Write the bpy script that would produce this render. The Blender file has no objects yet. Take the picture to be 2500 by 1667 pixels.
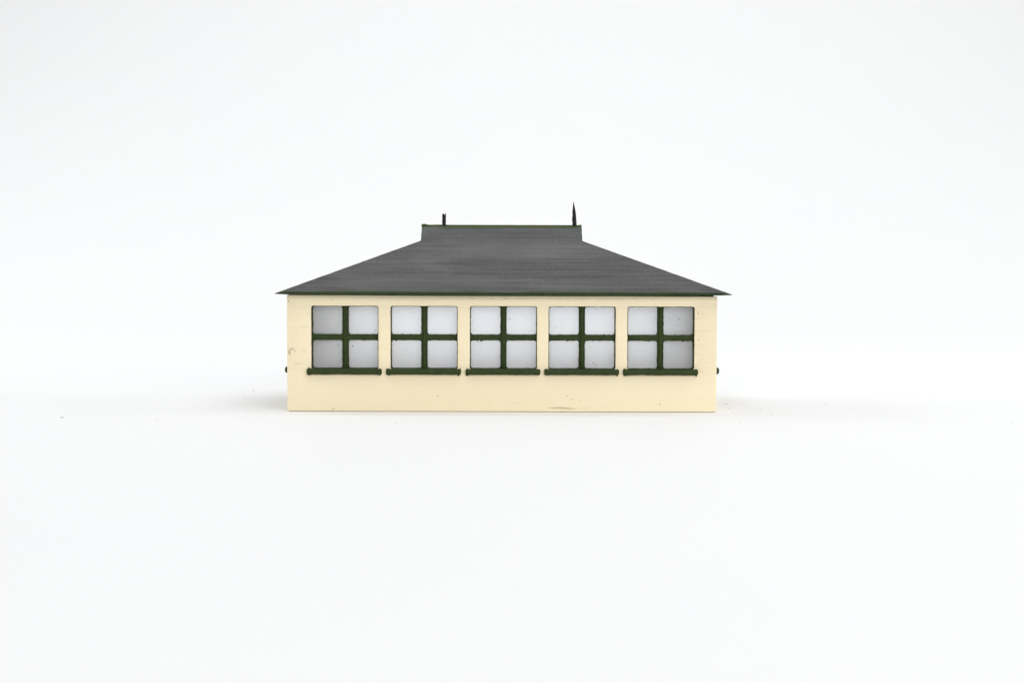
import bpy, bmesh, math, random
from mathutils import Vector, Matrix, noise
random.seed(7)
K = 1.0/7000.0            # one design unit = 1/7 mm; the model's front is 1051 units = 15 cm long
scn = bpy.context.scene
COL = scn.collection

# ------------------------------------------------------------------ camera
cd = bpy.data.cameras.new('camera'); cam = bpy.data.objects.new('camera', cd); COL.objects.link(cam)
cd.sensor_width = 36.0; cd.lens = 57.6; cd.clip_start = 0.01; cd.clip_end = 60.0
cam.location = (24.5*K, -4000*K, 391*K)
cam.rotation_euler = (Matrix.Rotation(math.radians(90-3.12), 4, 'X') @ Matrix.Rotation(math.radians(0.15), 4, 'Z')).to_euler()
scn.camera = cam

# ------------------------------------------------------------------ light
w = bpy.data.worlds.new('World'); scn.world = w; w.use_nodes = True
w.node_tree.nodes['Background'].inputs[0].default_value = (0.97, 0.98, 1.0, 1)
w.node_tree.nodes['Background'].inputs[1].default_value = 0.24
def area(name, loc, target, sx, sy, power, color=(1, 1, 1)):
    ld = bpy.data.lights.new(name, 'AREA'); ld.shape = 'RECTANGLE'; ld.size = sx; ld.size_y = sy
    ld.energy = power; ld.color = color
    o = bpy.data.objects.new(name, ld); COL.objects.link(o); o.location = loc
    o.rotation_euler = (Vector(target)-Vector(loc)).to_track_quat('-Z', 'Y').to_euler()
    return o
area('softbox_overhead', (0.22, -0.38, 1.10), (0.08, 0.06, 0), 1.3, 0.7, 6.5, (1.0, 0.995, 0.985))
area('softbox_side_right', (1.25, 0.007, 0.19), (0, 0.007, 0.02), 0.06, 0.24, 3.4, (1.0, 0.99, 0.98))
area('softbox_side_left', (-1.1, 0.30, 0.58), (-0.1, 0.05, 0.0), 0.9, 0.6, 4.5, (0.99, 0.995, 1.0))
area('softbox_fill_right', (1.2, 0.35, 0.58), (0.1, 0.05, 0.0), 0.7, 0.6, 1.8, (1.0, 1.0, 0.995))
area('softbox_front', (0.34, -1.22, 0.50), (0.06, 0.0, 0.04), 1.6, 0.6, 9.2, (1.0, 0.995, 0.975))
area('softbox_backdrop', (0.05, 0.28, 1.25), (0.05, 1.5, 0.42), 2.1, 0.4, 11.7, (1.0, 1.0, 0.985))
area('added_pane_backlight', (5*K, 122*K, 204*K), (5*K, 0, 202*K), 810*K, 112*K, 0.0172, (0.98, 0.985, 1.0))  # added unseen light behind the panes, gives their bright middle and dark ends

scn.view_settings.view_transform = 'Standard'; scn.view_settings.look = 'None'
scn.view_settings.exposure = 0.0; scn.view_settings.gamma = 1.0; scn.view_settings.use_curve_mapping = False
scn.render.engine = 'CYCLES'
scn.cycles.max_bounces = 12; scn.cycles.diffuse_bounces = 8; scn.cycles.transmission_bounces = 8

# ------------------------------------------------------------------ material helpers
class NT:
    def __init__(s, name):
        s.m = bpy.data.materials.new(name); s.m.use_nodes = True; s.t = s.m.node_tree
        s.b = s.t.nodes['Principled BSDF']; s.out = s.t.nodes['Material Output']
        tc = s.n('ShaderNodeTexCoord'); mp = s.n('ShaderNodeVectorMath'); mp.operation = 'SCALE'
        mp.inputs[3].default_value = 1/K; s.t.links.new(tc.outputs['Object'], mp.inputs[0])
        s.co = mp.outputs[0]                         # coordinates in design units
    def n(s, k): return s.t.nodes.new(k)
    def L(s, a, b): s.t.links.new(a, b)
    def shift(s):                                    # a different patch of the pattern on every copy
        oi = s.n('ShaderNodeObjectInfo'); sc = s.n('ShaderNodeMath'); sc.operation = 'MULTIPLY'; sc.inputs[1].default_value = 900
        s.L(oi.outputs['Random'], sc.inputs[0]); ad = s.n('ShaderNodeVectorMath'); ad.operation = 'ADD'
        s.L(s.co, ad.inputs[0]); s.L(sc.outputs[0], ad.inputs[1]); return ad.outputs[0]
    def scale(s, v, co=None):
        m = s.n('ShaderNodeVectorMath'); m.operation = 'MULTIPLY'; m.inputs[1].default_value = v
        s.L(co or s.co, m.inputs[0]); return m.outputs[0]
    def noise(s, v, detail=4, rough=.6, co=None, off=None):
        c = s.scale(v, co)
        if off:
            a = s.n('ShaderNodeVectorMath'); a.operation = 'ADD'; a.inputs[1].default_value = off; s.L(c, a.inputs[0]); c = a.outputs[0]
        t = s.n('ShaderNodeTexNoise'); t.inputs['Scale'].default_value = 1; t.inputs['Detail'].default_value = detail
        t.inputs['Roughness'].default_value = rough; s.L(c, t.inputs['Vector']); return t.outputs['Fac']
    def ramp(s, f, a, b, lo=0., hi=1.):
        m = s.n('ShaderNodeMapRange'); m.inputs[1].default_value = a; m.inputs[2].default_value = b
        m.inputs[3].default_value = lo; m.inputs[4].default_value = hi; s.L(f, m.inputs[0]); return m.outputs[0]
    def math(s, op, a, b=None):
        m = s.n('ShaderNodeMath'); m.operation = op
        for i, x in enumerate((a, b)):
            if x is None: continue
            if isinstance(x, (int, float)): m.inputs[i].default_value = x
            else: s.L(x, m.inputs[i])
        return m.outputs[0]
    def mix(s, f, a, b):
        m = s.n('ShaderNodeMix'); m.data_type = 'RGBA'
        if isinstance(f, (int, float)): m.inputs[0].default_value = f
        else: s.L(f, m.inputs[0])
        for i, x in ((6, a), (7, b)):
            if isinstance(x, tuple): m.inputs[i].default_value = (*x, 1)
            else: s.L(x, m.inputs[i])
        return m.outputs[2]
    def spot(s, c, r):                               # soft-edged patch of colour: centre and half-axes in design units
        a = s.n('ShaderNodeVectorMath'); a.operation = 'SUBTRACT'; a.inputs[1].default_value = c; s.L(s.co, a.inputs[0])
        b = s.n('ShaderNodeVectorMath'); b.operation = 'DIVIDE'; b.inputs[1].default_value = r; s.L(a.outputs[0], b.inputs[0])
        l = s.n('ShaderNodeVectorMath'); l.operation = 'LENGTH'; s.L(b.outputs[0], l.inputs[0])
        return l.outputs['Value']
    def bump(s, h, dist, strength=1.0, prev=None):
        b = s.n('ShaderNodeBump'); b.inputs['Strength'].default_value = strength; b.inputs['Distance'].default_value = dist*K
        s.L(h, b.inputs['Height'])
        if prev: s.L(prev, b.inputs['Normal'])
        return b.outputs[0]
    def fin(s, col, rough, nrm=None, spec=.5):
        if isinstance(col, tuple): s.b.inputs['Base Color'].default_value = (*col, 1)
        else: s.L(col, s.b.inputs['Base Color'])
        if isinstance(rough, (int, float)): s.b.inputs['Roughness'].default_value = rough
        else: s.L(rough, s.b.inputs['Roughness'])
        s.b.inputs['Specular IOR Level'].default_value = spec
        if nrm: s.L(nrm, s.b.inputs['Normal'])
        return s.m

def m_backdrop():
    n = NT('white_backdrop')
    c = n.mix(n.noise((.0012, .0012, .0012), 3), (.845, .85, .865), (.86, .865, .87))
    sp = n.ramp(n.noise((.11, .11, .11), 2, .4), .80, .84)
    return n.fin(n.mix(n.math('MULTIPLY', sp, .25), c, (.55, .54, .5)), .62, None, .25)

def m_cream():
    n = NT('cream_paint')
    c = n.mix(n.noise((.006, .006, .010), 4), (.865, .748, .515), (.88, .778, .550))
    c = n.mix(n.ramp(n.noise((.02, .02, .35), 3, .5), .55, .75, 0, .25), c, (.80, .67, .43))
    # greenish yellow overspray near the window band
    c = n.mix(n.ramp(n.noise((.03, .03, .06), 4), .60, .78, 0, .22), c, (.74, .70, .38))
    # tiny pinholes and specks
    pin = n.ramp(n.noise((.16, .16, .16), 1, .3, off=(3, 7, 1)), .775, .80, 0, .7)
    c = n.mix(pin, c, (.30, .26, .15))
    fine = n.noise((.30, .3, 1.5), 4, .75)
    # scuffs and dots: (x, z, rx, rz, strength)
    for x, z, rx, rz, k in ((-520, 146, 4.5, 9, 1), (-513, 153, 7, 3.5, .9), (-506, 148, 3, 4, .6), (-498, 117, 17, 2.2, .45), (-486, 146, 9, 3, .3),
                            (140, 10.5, 34, 2.6, 1), (163, 8.5, 22, 1.5, .9), (195, 9.5, 30, 1.0, .5), (40, 23, 24, 1.2, .25),
                            (478, 200, 24, 1.6, .3), (468, 165, 20, 1, .25), (-482, 207, 14, 2.6, .2), (430, 202, 18, 1, .25)):
        d = n.spot((x, 0, z), (rx, 60, rz))
        f = n.math('MULTIPLY', n.ramp(d, 1.1, .25), n.ramp(fine, .44, .54, 0, k))
        c = n.mix(f, c, (.20, .16, .10))
    for x, z, r, k in ((-415, 7, 1.3, .95), (-157, 39, 1.2, .9), (172, 32, 1.2, .85), (387, 20, 1.3, .95), (-521, 270.5, 1.2, .95),
                       (-416, 273.5, 1.0, .9), (-475, 241, .9, .8), (-60, 60, .8, .5), (-375, 35, .8, .4), (253, 42, .8, .4),
                       (480, 178, 1.1, .9), (479, 243, 1.3, .8), (-300, 222, .9, .6), (-298, 210, .8, .5), (60, 68, .9, .5),
                       (-30, 26, .8, .4), (300, 60, .8, .4), (-470, 30, .8, .35), (110, 260, .9, .5), (-298, 182, 1.2, .5)):
        f = n.ramp(n.spot((x, 0, z), (r, 60, r)), 1.25, .7, 0, k)
        c = n.mix(f, c, (.07, .06, .04))
    # broken brown line just below the eaves
    d = n.spot((60, 0, 277.5), (430, 60, 1.6))
    c = n.mix(n.math('MULTIPLY', n.ramp(d, 1.2, .4), n.ramp(n.noise((.06, .06, .4), 4), .45, .62, 0, .5)), c, (.38, .27, .13))
    # layer lines, stronger at the right end and on the piers
    wv = n.n('ShaderNodeTexWave'); wv.wave_type = 'BANDS'; wv.bands_direction = 'Z'
    wv.inputs['Scale'].default_value = .055; wv.inputs['Distortion'].default_value = 3.0; wv.inputs['Detail'].default_value = 3; wv.inputs['Detail Scale'].default_value = 2.5
    n.L(n.scale((.12, .12, 1)), wv.inputs['Vector'])
    msk = n.ramp(n.noise((.008, .008, .012), 3, .5, off=(9, 0, 4)), .44, .64, .05, 1)
    sx = n.n('ShaderNodeSeparateXYZ'); n.L(n.co, sx.inputs[0])
    endm = n.ramp(n.math('ADD', sx.outputs[0], n.ramp(n.noise((.03, .03, .05), 3), .3, .7, -14, 14)), 462, 482, 0, 1)
    endl = n.ramp(sx.outputs[0], -478, -505, 0, .45)
    msk = n.math('MULTIPLY', n.math('MAXIMUM', n.math('MULTIPLY', msk, .45), n.math('MAXIMUM', endm, endl)), n.ramp(sx.outputs[2], 50, 110, .15, 1))
    h1 = n.math('MULTIPLY', wv.outputs['Fac'], msk)
    c = n.mix(n.ramp(h1, .25, .9, 0, .11), c, (.62, .50, .30))
    b = n.bump(h1, 1.3, .6)
    b = n.bump(n.noise((.05, .05, .09), 4, .6), 2.2, .35, b)
    b = n.bump(n.noise((.4, .4, .4), 3, .6), .5, .3, b)
    return n.fin(c, .42, b, .35)

def m_roof():
    n = NT('dry_brushed_grey')
    st = n.noise((.0035, .03, .50), 3, .6)           # fine straight brush streaks along the roof
    st1 = n.noise((.0022, .02, .21), 3, .6, off=(8, 3, 5))
    st2 = n.noise((.004, .02, .07), 5, .6, off=(4, 2, 8))
    pa = n.noise((.006, .006, .022), 4, .6, off=(1, 5, 2))
    c = n.mix(n.ramp(st, .34, .66), (.040, .040, .043), (.083, .082, .086))
    c = n.mix(n.ramp(st1, .50, .66, 0, .38), c, (.120, .119, .121))
    c = n.mix(n.ramp(st1, .44, .34, 0, .35), c, (.036, .035, .038))
    c = n.mix(n.ramp(st2, .45, .70, 0, .35), c, (.13, .13, .128))
    c = n.mix(n.ramp(pa, .52, .70, 0, .30), c, (.15, .15, .146))
    wob = n.ramp(n.noise((.004, .03, .2), 4, .7, off=(2, 2, 2)), .35, .65, 0, 1)   # lighter dry-brushed areas
    for x, z, rx, rz, k in ((120, 395, 190, 26, .55), (-90, 400, 120, 22, .4), (-330, 318, 110, 16, .4), (-10, 318, 160, 12, .28), (330, 320, 120, 12, .25)):
        c = n.mix(n.math('MULTIPLY', n.ramp(n.spot((x, 0, z), (rx, 900, rz)), 1.25, .3, 0, k), wob), c, (.155, .157, .153))
    c = n.mix(n.ramp(n.noise((.34, .34, .5), 3, .75), .50, .76, 0, .5), c, (.21, .21, .21))
    c = n.mix(n.ramp(n.noise((.28, .28, .4), 1, .5, off=(7, 1, 1)), .74, .79, 0, .6), c, (.50, .50, .48))
    # green undercoat shows through towards the ridge and the eave
    sx = n.n('ShaderNodeSeparateXYZ'); n.L(n.co, sx.inputs[0]); z = sx.outputs[2]
    zz = n.math('ADD', z, n.ramp(n.noise((.012, .02, .1), 4), .3, .7, -5, 5))
    g = n.math('MAXIMUM', n.ramp(zz, 449, 454, 0, .8), n.ramp(zz, 297, 293.5, 0, .85))
    c = n.mix(g, c, (.042, .058, .022))
    # faint greenish tint in patches
    c = n.mix(n.ramp(n.noise((.008, .01, .03), 3, off=(0, 9, 9)), .5, .7, 0, .25), c, (.10, .125, .095))
    b = n.bump(st, .9, .5); b = n.bump(n.noise((.6, .6, .6), 3, .7), .7, .5, b)
    return n.fin(c, .62, b, .35)

def m_green(name, a, bb, rough=.5):
    n = NT(name); co = n.shift()
    c = n.mix(n.ramp(n.noise((.05, .05, .05), 5, .65, co), .3, .7), a, bb)
    c = n.mix(n.ramp(n.noise((.7, .7, .7), 2, .6, co), .58, .8, 0, .3), c, (.10, .13, .06))
    b = n.bump(n.noise((.14, .14, .3), 4, .65, co), 1.6, .6)
    b = n.bump(n.noise((.6, .6, .6), 3, .65, co), .6, .5, b)
    return n.fin(c, rough, b, .18)

def m_plain(name, c, rough=.6, spec=.3):
    n = NT(name); cc = n.mix(n.noise((.1, .1, .1), 4), c, tuple(min(1, v*1.35+.004) for v in c))
    return n.fin(cc, rough, n.bump(n.noise((.3, .3, .3), 4, .7), 1.5, .6), spec)

def m_pane():
    n = NT('frosted_glazing'); t = n.t; co = n.shift()
    c = n.mix(n.ramp(n.noise((.55, .55, .55), 3, .7, co), .35, .68), (.74, .755, .78), (.86, .87, .885))
    c = n.mix(n.ramp(n.noise((.012, .012, .012), 3, .5, co), .40, .70, 0, .35), c, (.80, .79, .77))
    c = n.mix(n.ramp(n.noise((.13, .13, .13), 1, .3, co), .765, .79, 0, .6), c, (.30, .28, .24))
    nrm = n.bump(n.noise((.5, .5, .5), 3, .7, co), .5, .4)
    n.fin(c, .55, nrm, .3)
    tr = n.n('ShaderNodeBsdfTranslucent'); n.L(c, tr.inputs[0]); n.L(nrm, tr.inputs['Normal'])
    mx = n.n('ShaderNodeMixShader'); mx.inputs[0].default_value = .70
    n.L(n.b.outputs[0], mx.inputs[1]); n.L(tr.outputs[0], mx.inputs[2]); n.L(mx.outputs[0], n.out.inputs[0])
    return n.m

M = dict(backdrop=m_backdrop(), cream=m_cream(), roof=m_roof(),
         green=m_green('dark_green_paint', (.019, .033, .006), (.034, .052, .012)),
         fascia=m_green('dark_green_eave_paint', (.016, .028, .009), (.032, .046, .015), .55),
         ridge=m_green('olive_ridge_paint', (.038, .056, .010), (.062, .082, .022), .6),
         black=m_plain('black_plastic', (.004, .004, .007), .5, .22),
         dark=m_plain('shade_fill_dark', (.03, .022, .014), .8, .1),  # shade put into the colour, for the gaps under walls and eaves
         inside=m_plain('inside_grey', (.30, .25, .20), .8, .1),
         pane=m_pane(), dust=m_plain('dust', (.26, .25, .23), .9, .1))

# ------------------------------------------------------------------ mesh helpers
def link(name, me, mat, parent=None, loc=(0, 0, 0), rz=0):
    o = bpy.data.objects.new(name, me); COL.objects.link(o)
    me.materials.clear(); me.materials.append(mat)
    o.location = Vector(loc)*K; o.rotation_euler = (0, 0, rz)
    if parent: o.parent = parent
    return o
def from_bm(name, bm, smooth=None):
    bmesh.ops.recalc_face_normals(bm, faces=bm.faces)
    me = bpy.data.meshes.new(name); bm.to_mesh(me); bm.free()
    me.transform(Matrix.Scale(K, 4))
    if smooth is not None:
        me.polygons.foreach_set('use_smooth', [True]*len(me.polygons))
        try: me.set_sharp_from_angle(angle=math.radians(smooth))
        except Exception: pass
    return me
def rrect(x0, z0, x1, z1, r, seg=5, jit=0., sub=0):
    pts = []
    for cx, cz, a0 in ((x1-r, z1-r, 0), (x0+r, z1-r, 90), (x0+r, z0+r, 180), (x1-r, z0+r, 270)):
        for i in range(seg+1):
            a = math.radians(a0+90*i/seg); pts.append((cx+r*math.cos(a), cz+r*math.sin(a)))
    if sub:
        out = []
        for i, p in enumerate(pts):
            q = pts[(i+1) % len(pts)]; d = math.hypot(q[0]-p[0], q[1]-p[1]); k = max(1, int(d/sub))
            for j in range(k): out.append((p[0]+(q[0]-p[0])*j/k, p[1]+(q[1]-p[1])*j/k))
        pts = out
    if jit:
        s = random.random()*100
        pts = [(x+jit*noise.noise(Vector((x*.12+s, z*.12, 1))), z+jit*noise.noise(Vector((x*.12, z*.12+s, 5)))) for x, z in pts]
    return pts
def panel(outer, holes, y0, y1, bev=0.8):
    """flat panel in the xz plane with holes, y0..y1 thick, softened edges -> bmesh in design units"""
    cu = bpy.data.curves.new('tmp', 'CURVE'); cu.dimensions = '2D'; cu.fill_mode = 'BOTH'
    for pts in [outer]+holes:
        sp = cu.splines.new('POLY'); sp.points.add(len(pts)-1)
        for p, (x, z) in zip(sp.points, pts): p.co = (x, z, 0, 1)
        sp.use_cyclic_u = True
    cu.extrude = (y1-y0)/2-bev; cu.bevel_depth = bev; cu.bevel_resolution = 2; cu.offset = -bev
    o = bpy.data.objects.new('tmp', cu); COL.objects.link(o)
    dg = bpy.context.evaluated_depsgraph_get(); me = bpy.data.meshes.new_from_object(o.evaluated_get(dg))
    bpy.data.objects.remove(o); bpy.data.curves.remove(cu)
    bm = bmesh.new(); bm.from_mesh(me); bpy.data.meshes.remove(me)
    bmesh.ops.remove_doubles(bm, verts=bm.verts, dist=1e-3)
    for v in bm.verts: x, z, d = v.co; v.co = (x, (y0+y1)/2+d, z)
    return bm
def merge(a, b, mat=None):
    me = bpy.data.meshes.new('t'); b.to_mesh(me); b.free()
    if mat: me.transform(mat)
    a.from_mesh(me); bpy.data.meshes.remove(me); return a
def box(bm, x0, y0, z0, x1, y1, z1):
    v = [bm.verts.new(p) for p in ((x0,y0,z0),(x1,y0,z0),(x1,y1,z0),(x0,y1,z0),(x0,y0,z1),(x1,y0,z1),(x1,y1,z1),(x0,y1,z1))]
    for f in ((0,1,2,3),(4,5,6,7),(0,1,5,4),(1,2,6,5),(2,3,7,6),(3,0,4,7)): bm.faces.new([v[i] for i in f])
def blob(bm, p, r, sq=(1, 1, 1)):
    res = bmesh.ops.create_icosphere(bm, subdivisions=2, radius=r)
    for v in res['verts']:
        v.co *= 1+.35*noise.noise(v.co*1.1+Vector(p)*.37)
        v.co = Vector((v.co.x*sq[0], v.co.y*sq[1], v.co.z*sq[2]))+Vector(p)
def loft(bm, rings):
    vs = [[bm.verts.new(p) for p in r] for r in rings]; n = len(rings[0])
    for a, b in zip(vs, vs[1:]):
        for i in range(n): bm.faces.new((a[i], a[(i+1) % n], b[(i+1) % n], b[i]))
    bm.faces.new(vs[0]); bm.faces.new(vs[-1][::-1])

# ------------------------------------------------------------------ backdrop: paper sweep, floor curving up into the back
bm = bmesh.new(); prof = [(-2.6, 0.0)] + [(-2.6+.2*i, 0) for i in range(1, 18)]
R, yb = 1.1, .55
prof = [p for p in prof if p[0] < yb] + [(yb+R*math.sin(math.radians(a)), R-R*math.cos(math.radians(a))) for a in range(0, 91, 3)] + [(yb+R, R+.3*i) for i in range(1, 7)]
rows = [[bm.verts.new((x/K, y/K, z/K)) for x in (-2.6, -1.3, 0, 1.3, 2.6)] for y, z in prof]
for a, b in zip(rows, rows[1:]):
    for i in range(4): bm.faces.new((a[i], a[i+1], b[i+1], b[i]))
bd = link('backdrop', from_bm('backdrop', bm, 60), M['backdrop']); bd['kind'] = 'structure'
bd['label'] = 'seamless white paper backdrop curving up behind the model building'

# ------------------------------------------------------------------ the model building
root = bpy.data.objects.new('model_building', None); COL.objects.link(root); root.empty_display_size = .02
root['label'] = 'cream painted model building with dark green windows and a dark grey hipped roof'
root['category'] = 'model building'

XL, XR, DP, WT, Z0, ZT = -525.5, 525.5, 440.0, 34.0, 1.3, 282.9
OB, OT = 104.5, 259.0                       # window openings, bottom and top
front_c = [-384.2, -190.5, 3.5, 195.8, 388.5]; FW = 164.0
side_c = [136.0, 304.0]; SW = 146.0

def hole(c, wd): return rrect(c-wd/2, OB, c+wd/2, OT, 5, 5, .5, 9)
shell = panel(rrect(XL, Z0, XR, ZT, 2.2, 3), [hole(c, FW) for c in front_c], 0, WT, .8)
for v in shell.verts:                        # the top edge is not quite straight
    if v.co.z > ZT-3: v.co.z += (2.2 if v.co.x < 0 else 1.0)*abs(v.co.x/525)**2 + .5*noise.noise(Vector((v.co.x*.01, 3, 0)))
merge(shell, panel(rrect(XL, Z0, XR, ZT, 2.2, 3), [hole(c, FW) for c in front_c], DP-WT, DP, .8))
side = panel(rrect(WT-.5, Z0, DP-WT+.5, ZT, 1, 2), [hole(c, SW) for c in side_c], 0, WT, .6)
merge(shell, side.copy(), Matrix.Translation((XL+.6+WT, 0, 0)) @ Matrix.Rotation(math.pi/2, 4, 'Z'))
merge(shell, side, Matrix.Translation((XR-.6, 0, 0)) @ Matrix.Rotation(math.pi/2, 4, 'Z'))
link('wall', from_bm('wall', shell, 40), M['cream'], root)

bm = bmesh.new()                             # added inset slab, its dark colour stands in for shade under the walls
box(bm, XL+4, 4, 0, XR-4, DP-4, 1.2); link('gap_shade_slab', from_bm('gap_shade_slab', bm), M['dark'], root)
bm = bmesh.new(); box(bm, XL+WT+1, WT+1, 1.6, XR-WT-1, DP-WT-1, 8)
link('floor_board', from_bm('floor_board', bm), M['inside'], root)

def nubs(bm, spots):
    for x, y, z, r in spots: blob(bm, (x, y, z), r)
def window_mesh(wd, seed):
    random.seed(seed)
    h, x0, x1 = (OT-OB), -wd/2+.15, wd/2-.15
    cz = h/2; bw, bh = 7.6, 7.4
    t = 1.6; bm = bmesh.new()
    for a, b, c, d, ca, cb, cc, cdd in (                       # four pane openings: opening, then the cell of frame round it
        (x0+t, 2.0, -bw, cz-bh, x0, .15, 0, cz), (bw, 2.0, x1-t, cz-bh, 0, .15, x1, cz),
        (x0+t, cz+bh, -bw, h-t, x0, cz, 0, h-.15), (bw, cz+bh, x1-t, h-t, 0, cz, x1, h-.15)):
        sd = random.random()*99
        def loop(e):
            r = 5.6+e; pts = []
            cor = ((c+e-r, d+e-r, 0), (a-e+r, d+e-r, 90), (a-e+r, b-e+r, 180), (c+e-r, b-e+r, 270))
            for i, (px, pz, a0) in enumerate(cor):
                for k in range(7):
                    an = math.radians(a0+15*k); pts.append((px+r*math.cos(an), pz+r*math.sin(an), i))
                qx, qz, _ = pts[-1]; nx_, nz_, na = cor[(i+1) % 4]; an = math.radians(na)
                ex_, ez_ = nx_+r*math.cos(an), nz_+r*math.sin(an)
                for k in range(1, 9): pts.append((qx+(ex_-qx)*k/9, qz+(ez_-qz)*k/9, -1))
            return [(x+.9*noise.noise(Vector((j*.9, sd, 1))), z+.9*noise.noise(Vector((j*.9, sd, 7))), i) for j, (x, z, i) in enumerate(pts)]
        l0, l1, l2 = loop(0), loop(.35), loop(1.1)
        cell = []; n_ = len(l0)
        corners = ((cc, cdd), (ca, cdd), (ca, cb), (cc, cb))
        for j, (x, z, i) in enumerate(l0):
            if i >= 0: cell.append(corners[i])
            else:
                side_ = j//15
                cell.append(((x, cdd), (ca, z), (x, cb), (cc, z))[side_])
        rr = [[bm.verts.new((x, y, z)) for x, z in L_] for L_, y in (
            ([p[:2] for p in l0], 27), ([p[:2] for p in l0], 13.3), ([p[:2] for p in l1], 12.4), ([p[:2] for p in l2], 12.0), (cell, 12.0))]
        for ra, rb in zip(rr, rr[1:]):
            for j in range(n_):
                k = (j+1) % n_
                vs = [ra[j], ra[k], rb[k], rb[j]]
                if (rb[j].co-rb[k].co).length < 1e-5: vs = [ra[j], ra[k], rb[k]]
                bm.faces.new(vs)
    bmesh.ops.remove_doubles(bm, verts=bm.verts, dist=.002)
    lin = panel(rrect(x0, .15, x1, h-.15, 4.8, 5), [rrect(x0+1.2, 1.4, x1-1.2, h-1.4, 4.2, 5, .5, 8)], 1.6, 12.4, .35)
    merge(bm, lin)
    # raised rib down the vertical bar
    rings = []
    for i in range(25):
        z = 2+(h-4)*i/24; q = 1+.12*noise.noise(Vector((z*.08, seed, 0))); sh = .8*noise.noise(Vector((z*.03, seed, 4)))
        rings.append([(sh+dx*q, 12.3-dy*q, z) for dx, dy in ((-5.4, 0), (-3.2, 3.0), (0, 4.0), (3.2, 3.0), (5.4, 0))])
    loft(bm, rings)
    for _ in range(14):
        k = random.random()
        if k < .45: nubs(bm, [(random.uniform(x0+8, x1-8), 14, cz+random.choice((-1, 1))*bh, random.uniform(1.1, 2.3))])
        elif k < .7: nubs(bm, [(random.choice((-1, 1))*bw, 14, random.uniform(12, h-12), random.uniform(.8, 1.4))])
        elif k < .85: nubs(bm, [(random.choice((x0+1.2, x1-1.2)), 9, random.uniform(10, h-10), random.uniform(.9, 1.9))])
        else: nubs(bm, [(random.uniform(x0+8, x1-8), 10, h-1, random.uniform(.9, 1.7))])
    return from_bm('window', bm, 40)
def pane_mesh(wd):
    bm = bmesh.new(); box(bm, -wd/2-3, 27.2, -3, wd/2+3, 29.2, OT-OB+3)
    return from_bm('pane', bm)
def sill_mesh(wd, seed, endl=1., endr=1., proj=10.5):
    random.seed(seed); bm = bmesh.new(); a, b = -wd/2-10.5, wd/2+8.5; rings = []; N = 60
    for i in range(N+1):
        s = i/N; s = .5-.5*math.cos(math.pi*s); x = a+(b-a)*s
        dl, dr = x-a, b-x; hh = 7.0
        hh += 1.5*endl*math.exp(-((dl-4)/4.0)**2) + 1.1*endr*math.exp(-((dr-4)/4.0)**2)
        e = min(dl, dr); hh *= min(1, .55+.45*math.sqrt(max(0, e)/3.5)) if e < 3.5 else 1
        hh += .55*noise.noise(Vector((x*.09, seed*3.1, 0))); cz = .5*noise.noise(Vector((x*.03, seed*2.7, 9)))-6.2
        yy = -proj+.8*noise.noise(Vector((x*.1, seed, 3)))
        ring = []
        for (yk, zk) in ((1, -1), (.55, -1.0), (.15, -.93), (0, -.6), (-.03, 0), (0, .6), (.15, .93), (.55, 1.0), (1, 1)):
            j = .35*noise.noise(Vector((x*.3, zk*3+seed, yk*3)))
            ring.append((x, yy*(1-yk)+1.2*yk+j*(1-yk), cz+hh*zk+j))
        rings.append(ring)
    loft(bm, rings)
    for _ in range(6):
        nubs(bm, [(random.choice((a+random.uniform(1, 9), b-random.uniform(1, 9))), random.uniform(-7, -1), -7+random.choice((-7, 7)), random.uniform(1.0, 2.2))])
    nubs(bm, [(random.uniform(a+15, b-15), -8, .2, random.uniform(.8, 1.5)) for _ in range(2)])
    return from_bm('sill', bm, 50)
def add_window(wd, seed, loc, rz, meshes=None, el=1., er=1., proj=10.5):
    if meshes is None: meshes = (window_mesh(wd, seed), pane_mesh(wd), sill_mesh(wd, seed, el, er, proj))
    f = link('window', meshes[0], M['green'], root, loc, rz)
    link('pane', meshes[1], M['pane'], f); link('sill', meshes[2], M['green'], f)
    return meshes
ends = [(1.6, .9), (.8, .5), (1.0, .4), (.7, .3), (1.4, .1)]
for i, c in enumerate(front_c): add_window(FW, 11+i, (c, 0, OB), 0, None, *ends[i])
sm = None
for i, c in enumerate(side_c):
    sm = add_window(SW, 31+i, (XL+.6, c, OB), -math.pi/2, None, 1, 1, 13.5)
    add_window(SW, 0, (XR-.6, c, OB), math.pi/2, sm)
bkm = None
for c in front_c: bkm = add_window(FW, 41, (c, DP, OB), math.pi, bkm)

# ------------------------------------------------------------------ roof
OV = 22.0                                    # front overhang
EX0, EX1 = 674-1225.5, 1783-1225.5           # eave corners
GX0, GX1 = 1019-1225.5, 1427-1225.5          # gablet ends
ZR, ZE, ZG, DG = 459.6, 293.0, 419.0, 161.0
def slope_y(z): return -OV+(z-ZE)*(DP/2+OV)/(ZR-ZE)
DG = slope_y(ZG)
def eave_top(x):
    e = min(x-EX0, EX1-x); return ZE - (4.0*(1-e/26.0) if e < 26 else 0) + .35*noise.noise(Vector((x*.02, 0, 2)))
def eave_bot(x):
    s = (x-(EX0+EX1)/2)/((EX1-EX0)/2); e = min(x-EX0, EX1-x)
    return 284.1 + 3.4*abs(s)**3 + (.6*(1-e/26) if e < 26 else 0)
bm = bmesh.new()
def quad(a, b, c, d=None):
    bm.faces.new([bm.verts.new(p) for p in ((a, b, c) if d is None else (a, b, c, d))])
NX = 64
def mir(p, back): return (p[0], DP-p[1], p[2]) if back else p
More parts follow.
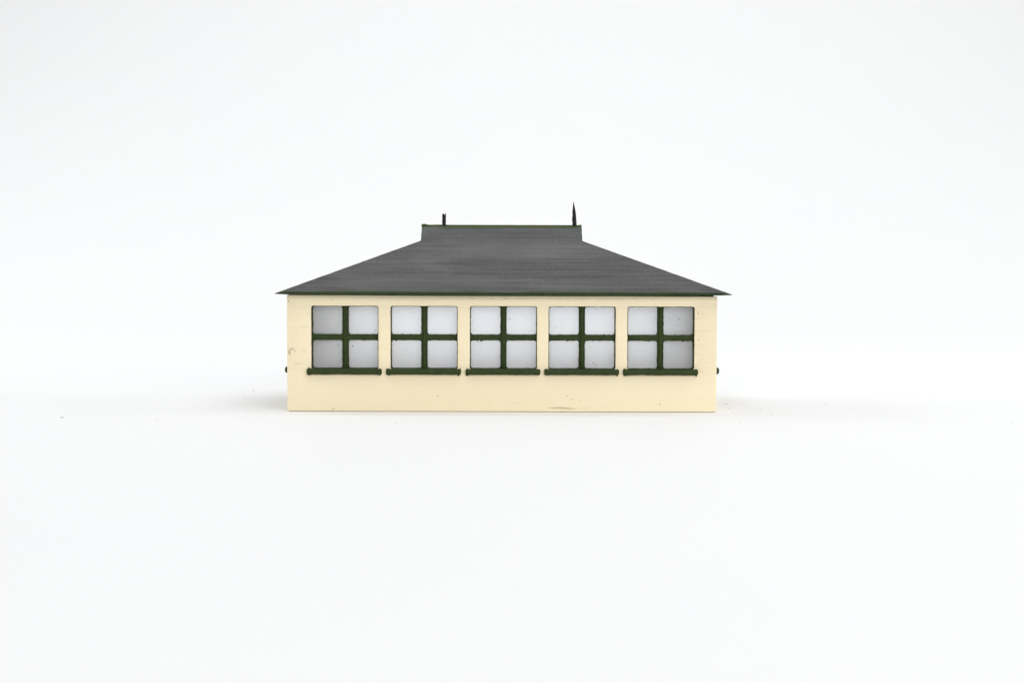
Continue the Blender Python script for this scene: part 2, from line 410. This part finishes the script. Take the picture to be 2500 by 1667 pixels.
for back in (False, True):
    for i in range(NX):                      # lower part of the long slopes
        s0, s1 = i/NX, (i+1)/NX
        e0, e1 = EX0+(EX1-EX0)*s0, EX0+(EX1-EX0)*s1
        g0, g1 = GX0+(GX1-GX0)*s0, GX0+(GX1-GX0)*s1
        for j in range(6):
            def P(e, g, t):
                x = e+(g-e)*t; z = eave_top(e)*(1-t)+ZG*t; return mir((x, -OV+(DG+OV)*t, z), back)
            t0, t1 = j/6, (j+1)/6
            quad(P(e0, g0, t0), P(e1, g1, t0), P(e1, g1, t1), P(e0, g0, t1))
        quad(mir((g0, DG, ZG), back), mir((g1, DG, ZG), back), mir((g1, DP/2, ZR), back), mir((g0, DP/2, ZR), back))
for ex, gx in ((EX0, GX0), (EX1, GX1)):      # hipped ends and gablets
    quad((ex, -OV, eave_top(ex)), (gx, DG, ZG), (gx, DP-DG, ZG), (ex, DP+OV, eave_top(ex)))
    quad((gx, DG, ZG), (gx, DP-DG, ZG), (gx, DP/2, ZR))
quad((EX0+2, -OV+2, 288.3), (EX1-2, -OV+2, 288.3), (EX1-2, DP+OV-2, 288.3), (EX0+2, DP+OV-2, 288.3))
bmesh.ops.remove_doubles(bm, verts=bm.verts, dist=.01)
bmesh.ops.triangulate(bm, faces=bm.faces)
roof = link('roof', from_bm('roof', bm, 12), M['roof'], root)

bm = bmesh.new()                             # fascia boards round the eave
def ring(p, inw): # outer top, outer bottom, inner bottom, inner top
    x, y, t, b = p; ix, iy = inw
    return [(x, y, t), (x+ix*.15, y+iy*.15, (t+b)/2), (x+ix*.45, y+iy*.45, b), (x+ix*5, y+iy*5, b+.3), (x+ix*5, y+iy*5, t-.3)]
for back in (False, True):
    rs = []
    for i in range(81):
        x = EX0-.3+(EX1-EX0+.6)*i/80; xx = min(max(x, EX0), EX1)
        jj = .45*noise.noise(Vector((x*.03, 8, back))); r = ring((x, -OV-.6, eave_top(xx)+.2+jj, eave_bot(xx)), (0, 1))
        rs.append([mir(p, back) for p in r])
    loft(bm, rs)
for ex, sg in ((EX0, 1), (EX1, -1)):
    rs = []
    for i in range(21):
        y = -OV+(DP+2*OV)*i/20; rs.append(ring((ex-.5*sg, y, eave_top(ex)+.1, eave_bot(ex)), (sg, 0)))
    loft(bm, rs)
link('fascia', from_bm('fascia', bm, 40), M['fascia'], root)

bm = bmesh.new(); box(bm, XL+5, 5, ZT-.2, XR-9, DP-5, 289.5)   # closes the top; dark colour stands in for shade under the eaves
link('soffit_shade_fill', from_bm('soffit_shade_fill', bm), M['dark'], root)

def strip(bm, a, b, r, seed, n=60, lift=.3):
    a, b = Vector(a), Vector(b); d = (b-a).normalized(); u = d.cross(Vector((0, 0, 1))).normalized(); v = u.cross(d).normalized()
    rs = []
    for i in range(n+1):
        p = a+(b-a)*i/n; q = r*(1+.45*noise.noise(Vector((i*.45, seed, 0))))
        rs.append([p+v*lift+u*q*math.cos(t)+v*q*math.sin(t)*.8 for t in [k*math.pi/3 for k in range(6)]])
    loft(bm, rs)
for ex, gx in ((EX0, GX0), (EX1, GX1)):
    for back in (False, True):
        bm = bmesh.new(); strip(bm, mir((ex, -OV, eave_top(ex)), back), mir((gx, DG, ZG), back), 1.0, ex+back, 90, -.15)
        if ex > 0 and not back:
            blob(bm, (497.5, -2.5, 309.6), .9, (.7, .7, 2.4)); blob(bm, (504, -5, 306.3), 1.0, (2.2, 1, 1)); 
        link('hip_edge', from_bm('hip_edge', bm, 60), M['ridge'], roof)
        bm = bmesh.new(); strip(bm, mir((gx, DG, ZG), back), (gx, DP/2, ZR), .9, gx+back, 24, 0)
        link('verge', from_bm('verge', bm, 60), M['ridge'], roof)
bm = bmesh.new()                             # ridge roll with a lump at its left end
rs = []
for i in range(121):
    x = GX0-1+(GX1-GX0+2)*i/120; q = 1+.22*noise.noise(Vector((x*.035, 1, 0)))+.1*noise.noise(Vector((x*.3, 4, 0)))
    dl, dr = x-GX0, GX1-x
    up = 2.6*math.exp(-((dl-5)/7)**2)+1.2*math.exp(-((dl-45)/18)**2)*.4+.9*math.exp(-(dr/6)**2)
    rs.append([(x, DP/2+dy*q, ZR+dz*q+(up if dz > -1 else 0)) for dy, dz in ((-6.2, -4.6), (-3.4, -1.2), (-1.2, .9), (1.2, .9), (3.4, -1.2), (6.2, -4.6))])
loft(bm, rs)
for p, r in (((GX0+1, DP/2-3, ZR-1), 3.0), ((GX0+8, DP/2-3.5, ZR-2), 2.6), ((GX0+2, DP/2-7, ZR-7), 2.6), ((GX0+9, DP/2-8, ZR-8), 2.0), ((GX0+15, DP/2-4, ZR-1.4), 2)):
    blob(bm, p, r, (1.4, 1, 1))
link('ridge_roll', from_bm('ridge_roll', bm, 60), M['ridge'], roof)

def post(rows, seed, jag):                   # rows: (z, xl, xr) outline seen from the front, given real thickness
    bm = bmesh.new(); rs = []
    for k, (z, xl, xr) in enumerate(rows):
        c, r = (xl+xr)/2, (xr-xl)/2; ringp = []
        for i in range(10):
            a = 2*math.pi*i/10; rr = 1+jag*noise.noise(Vector((math.cos(a)*1.3, math.sin(a)*1.3+seed, z*.55)))
            if math.cos(a) < -.3: rr += jag*1.1*abs(noise.noise(Vector((z*.5, seed, a))))
            ringp.append((c+r*rr*math.cos(a), DP/2+max(r, .35)*rr*math.sin(a), z))
        rs.append(ringp)
    loft(bm, rs); return bm
F = 4220/4000.
def ux(u): return (1250+(u-1250)*F)-1225.5
def vz(u, v): return 391+(615-(v-.0027*(u-1225)))*F
rows = []
for i in range(22):
    v = 551-28*i/21; rows.append((vz(1084, v), ux(1079.4), ux(1088.4+.5*(1 if i < 2 else 0))))
bm = post(rows, 3, .13)
top = vz(1084, 523)
for v_ in bm.verts:                          # snapped-off top
    if v_.co.z > top-.4: v_.co.z += 1.2*math.sin(v_.co.x*1.7)+.6*math.cos(v_.co.y*2)
blob(bm, (ux(1079.8), DP/2-2, vz(1084, 539)), 1.3); blob(bm, (ux(1088), DP/2-1, top+1), .9, (.8, .8, 1.5))
blob(bm, (ux(1082), DP/2, top), 1.6)
o = link('finial', from_bm('finial', bm, 60), M['black'], root); o['label'] = 'short snapped-off finial stub'
rows = []
for i in range(30):
    v = 552-58.6*i/29
    xr = 1407.2-(552-v)*.07 if v > 521 else 1405.0-(521-v)*.205
    xl = 1396.6-(.9 if 528 < v < 540 else 0) if v > 521 else 1395.8+(521-v)*.095
    rows.append((vz(1400, v), ux(xl), ux(max(xr, xl+.5))))
bm = post(rows, 8, .14)
for k in range(7): blob(bm, (ux(1396.6+random.uniform(-.4, .4)), DP/2-1.5, vz(1400, 527+3.6*k)), random.uniform(.7, 1.2))
o = link('finial', from_bm('finial', bm, 60), M['black'], root); o['label'] = 'tall sharply pointed finial spike'

# ------------------------------------------------------------------ dust on the paper
bm = bmesh.new(); random.seed(5)
def floor_at(u, v):
    t = math.radians(3.12); h = 391; ang = math.atan((v-.0027*(u-1250)-833.5)/4000)+t
    d = h/math.tan(ang); return (24.5+(u-1250)/4000*math.hypot(d, h)*math.cos(ang-t), d-4000)
for u, v, r, e in ((152, 1019, 2.2, 2.4), (384, 1025, 1.5, 1.5), (619, 954, 1.6, 1.5), (594, 959, 1.3, 1.2), (1773, 986, 1.9, 2.6), (1780, 997, 2.0, 1.1),
                (1836, 995, 1.3, 1.1), (1818, 983, 1.2, 1.2), (1857, 1000, 1.3, 1.4), (1858, 1004, 1.2, 1.5), (1884, 1011, 1.1, 3), (2017, 986, 1.3, 2.5),
                (2470, 1030, 1.7, 1.1), (1767, 1004, 1.1, 1.4), (2200, 1000, 1.2, 1), (404, 966, 1.4, 1.2), (427, 980, 1.2, 1.2), (708, 1022, 1.1, 1.2),
                (1118, 1050, 1.0, 1.3), (968, 1032, 1.1, 2), (1808, 1030, .9, 3), (1930, 1000, .9, 1), (274, 981, .9, 1.2)):
    x, y = floor_at(u, v); blob(bm, (x, y, r*.25), r*.8, (e, 1.3, .42))
o = link('dust', from_bm('dust', bm, 60), M['dust']); o['kind'] = 'stuff'; o['label'] = 'tiny grey dust specks scattered on the white paper'
